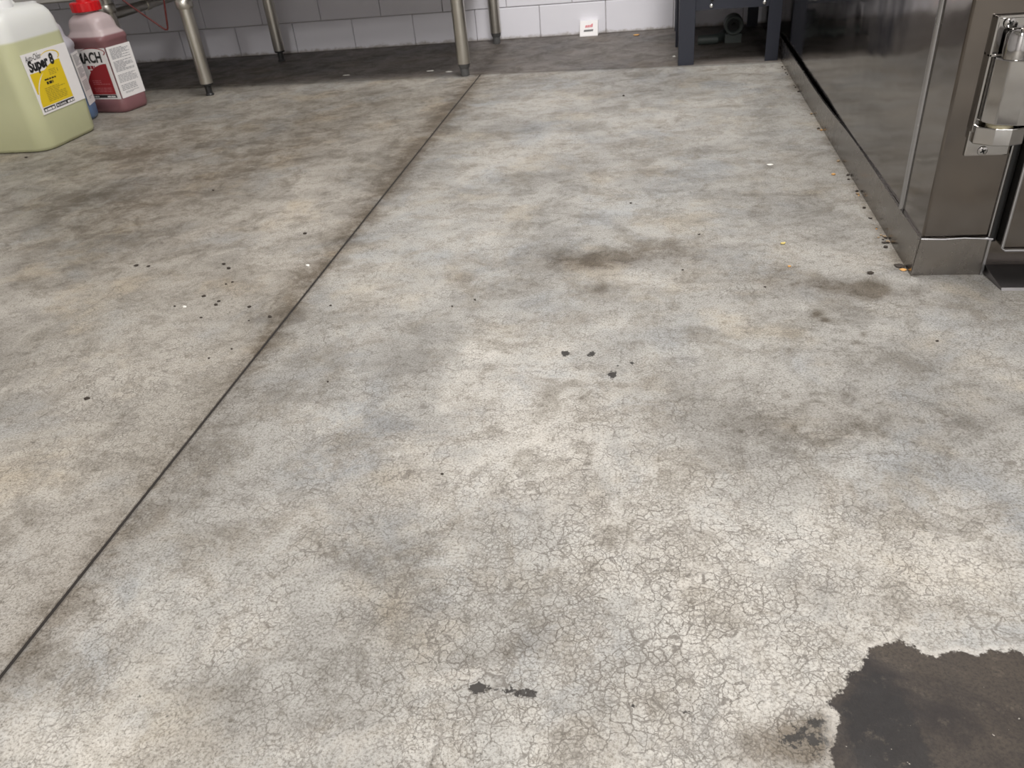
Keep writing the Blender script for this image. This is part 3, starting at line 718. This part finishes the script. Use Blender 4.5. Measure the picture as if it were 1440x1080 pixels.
prof = [(R2, 0.03), (R2, 0.0), (R2 + 0.008, -0.006), (R1 - 0.006, -0.006), (R1, 0.002), (R1, 0.10), (R1 - 0.006, 0.11), (0.01, 0.11)]
lathe(bm, prof, (0, 0, 0), 'y', 24); smooth_mod(obj('housing', bm, 'pump', pu))
bm = new(); lathe(bm, [(R2, 0.03), (0.01, 0.028), (0.008, 0.012), (0.001, 0.012)], (0, 0, 0), 'y', 20); smooth_mod(obj('fan_hub', bm, 'rubber', pu))
bm = new(); box(bm, -0.05, 0.05, 0.01, 0.10, -0.102, -0.052); obj('base', bm, 'pump', pu)
bm = new(); tube(bm, [(0.255, 5.40, 0.030), (0.30, 5.395, 0.031), (0.36, 5.40, 0.030), (0.40, 5.46, 0.030), (0.42, 5.55, 0.030)], 0.029, 14)
tag(smooth_mod(obj('drain_hose', bm, 'pump')), 'short grey drain hose on the floor under the navy stand', 'hose')

# ------------------------------------------------------------------ WHITE TRAP at the wall
tr = thing('insect_trap', 'small white folded trap with red lettering against the white block wall', 'trap', (-0.478, 5.955, 0))
bm = new(); prism(bm, [(-0.012, 0.0), (0.0, 0.0), (0.0, 0.010), (0.05, 0.085), (0.075, 0.085), (0.075, 0.0), (0.083, 0.0), (0.083, 0.093), (0.046, 0.093), (-0.012, 0.006)], 'x', -0.064, 0.064)
obj('card', bm, 'paper', tr, bevel=0.002)
slope = math.atan2(0.087, 0.058); U = Vector((1, 0, 0)); V = Vector((0, math.cos(slope), math.sin(slope))); N = Vector((0, -math.sin(slope), math.cos(slope)))
def onslope(a, b): return tuple(Vector((0, -0.012, 0.006)) + U * a + V * b + N * 0.0012)
bm = new(); bm.faces.new([bm.verts.new(onslope(a, b)) for a, b in ((-0.036, 0.028), (0.030, 0.030), (0.032, 0.044), (-0.034, 0.042))]); obj('dark_band', bm, 'foot_grey', tr)
bm = new()          # red word, too blurred in the photograph to read
for a0, a1, b0, b1 in ((-0.026, -0.014, 0.057, 0.075), (-0.012, 0.0, 0.057, 0.076), (0.002, 0.012, 0.058, 0.076), (0.014, 0.026, 0.058, 0.084)):
    bm.faces.new([bm.verts.new(onslope(a, b)) for a, b in ((a0, b0), (a1, b0 + 0.001), (a1 + 0.003, b1), (a0 + 0.003, b1 - 0.002))])
obj('red_print', bm, 'ink_pink', tr)['kind'] = 'stuff'

# ------------------------------------------------------------------ CRUMBS AND LITTER ON THE FLOOR
random.seed(11)
OWN = {   # crumbs that can be told from the rest
    (123, 561): 'lone larger dark crumb far out on the slab with the jugs', (300, 268): 'lone dark crumb between the work table leg and the crumb scatter',
    (37, 222): 'tiny dark crumb at the foot of the yellow-green jug', (429, 329): 'dark crumb near the joint, set apart from the scatter',
    (380, 446): 'larger dark crumb of the scatter, closest to the saw-cut joint', (1224, 385): 'larger dark crumb between the cooler corner and the brown stain',
    (1243, 342): 'dark crumb close to the cooler skirt near its corner', (622, 667): 'lone dark crumb on the crazed open floor below the black tar spots',
    (877, 135): 'tiny dark crumb on the slab facing the navy stand', (887, 286): 'tiny dark crumb beyond the brown dirt smear',
    (461, 537): 'tiny dark crumb just past the saw-cut joint on open floor'}
mats = {'brown': plain('crumb_brown', (0.035, 0.026, 0.020), 0.8, var=0.3, scale=400), 'white': plain('crumb_white', (0.80, 0.79, 0.74), 0.6, scale=400),
        'orange': plain('crumb_orange', (0.60, 0.32, 0.10), 0.7, scale=400), 'yellow': plain('crumb_yellow', (0.62, 0.50, 0.16), 0.7, scale=400),
        'tan': plain('crumb_tan', (0.33, 0.24, 0.15), 0.8, var=0.3, scale=400)}
protos = {}
def proto_mesh(kind, seed):
    bm = bmesh.new(); bmesh.ops.create_icosphere(bm, subdivisions=2, radius=1.0)
    for v in bm.verts:
        q = 1 + 0.45 * mnoise.noise(v.co * 1.3 + Vector((seed * 7.1, 0, 0))) + 0.2 * mnoise.noise(v.co * 3.1 + Vector((0, seed * 3.3, 0)))
        v.co *= q; v.co.z = max(v.co.z, -0.7)
    zmin = min(v.co.z for v in bm.verts)
    for v in bm.verts: v.co.z -= zmin
    me = bpy.data.meshes.new('crumb'); bm.to_mesh(me); bm.free(); me.materials.append(mats[kind]); return me
def litter(px, py, wpx, hpx, kind, name, label, cat, group=None, flat=0.5):
    x, y = gp(px, py); dist = math.hypot(math.hypot(x, y), 1.0)
    key = (kind, random.randrange(4))
    if key not in protos: protos[key] = proto_mesh(kind, key[1] + 1)
    o = bpy.data.objects.new(name, protos[key]); COL.objects.link(o)
    hw = 0.5 * wpx * dist / FPX * K * 0.9
    o.location = (x * K, y * K, 0.0); o.scale = (hw, hw * random.uniform(0.6, 0.9), hw * flat); o.rotation_euler.z = random.uniform(-0.5, 0.5)
    return tag(o, OWN.get((px, py), label), cat, None if (px, py) in OWN else group)
for (px, py, s_) in ((192, 374, 6), (209, 375, 5), (315, 372, 6), (322, 378, 7), (287, 417, 6), (304, 429, 6), (308, 424, 5), (351, 432, 6), (380, 446, 7), (429, 329, 6), (283, 447, 4), (294, 504, 4), (326, 491, 4), (246, 431, 4), (318, 400, 4), (327, 397, 4), (300, 268, 4), (123, 561, 8), (350, 451, 3), (37, 222, 4)):
    litter(px, py, s_, s_, 'brown', 'crumb', 'tiny dark brown crumb on the slab with the jugs', 'crumb', 'dark crumbs on the slab with the jugs')
for (px, py, s_) in ((887, 286, 4), (877, 135, 4), (465, 430, 4), (461, 537, 4), (622, 667, 5), (636, 431, 4), (1224, 385, 9), (1243, 342, 6), (1318, 480, 4), (668, 422, 4), (960, 380, 4), (1076, 404, 4), (983, 330, 4)):
    litter(px, py, s_, s_, 'brown', 'crumb', 'tiny dark crumb on the slab beside the cooler', 'crumb', 'dark crumbs on the slab beside the cooler')
for (px, py) in ((433, 374), (260, 432)):
    litter(px, py, 6, 4, 'white', 'crumb', 'tiny white crumb near the saw-cut joint among dark crumbs', 'crumb', 'white crumbs near the joint')
litter(1083, 232, 9, 4, 'white', 'white_speck', 'small white scrap lying on the slab opposite the cooler side', 'scrap', flat=0.2)
litter(1101, 343, 7, 5, 'yellow', 'crumb', 'small yellow crumb on the slab before the cooler skirt', 'crumb')
litter(1110, 375, 5, 4, 'orange', 'crumb', 'small orange crumb beside the brown dirt stain', 'crumb')
litter(1172, 246, 6, 5, 'orange', 'crumb', 'orange crumb a hand away from the cooler skirt', 'crumb')
litter(1265, 375, 14, 5, 'brown', 'leaf_scrap', 'curled dark brown scrap at the corner of the cooler skirt', 'scrap', flat=0.3)
litter(1270, 380, 9, 4, 'orange', 'leaf_scrap', 'orange-brown scrap at the corner of the cooler skirt', 'scrap', flat=0.3)
litter(895, 50, 8, 5, 'orange', 'leaf_scrap', 'tan dry leaf scrap on the dark strip beside the trap', 'scrap', flat=0.3)
litter(948, 80, 4, 3, 'white', 'crumb', 'tiny pale crumb behind the front leg of the navy stand', 'crumb')
for (px, py) in ((487, 106), (605, 100), (632, 101)):  # thin flat white specks along the slab edge
    litter(px, py, 10, 3, 'white', 'white_speck', 'flat white speck at the slab edge under the work table', 'scrap', 'white specks under the work table', flat=0.08)
r = random.Random(5)
for i in range(34):
    y = 2.1 + 2.6 * r.random() ** 1.4; x = 0.682 - abs(r.gauss(0, 0.008))
    k = 'brown' if r.random() < 0.62 else ('tan' if r.random() < 0.7 else 'orange')
    key = (k, r.randrange(4))
    if key not in protos: protos[key] = proto_mesh(k, key[1] + 1)
    o = bpy.data.objects.new('crumb', protos[key]); COL.objects.link(o)
    s_ = r.uniform(0.0012, 0.0030); o.location = (x * K, y * K, 0.0); o.scale = (s_, s_ * 1.2, s_ * 0.7); o.rotation_euler.z = r.random() * 6
    tag(o, 'tiny %s crumb caught along the foot of the cooler skirt' % {'brown': 'dark brown', 'tan': 'tan', 'orange': 'orange'}[k], 'crumb', 'crumbs along the cooler skirt')
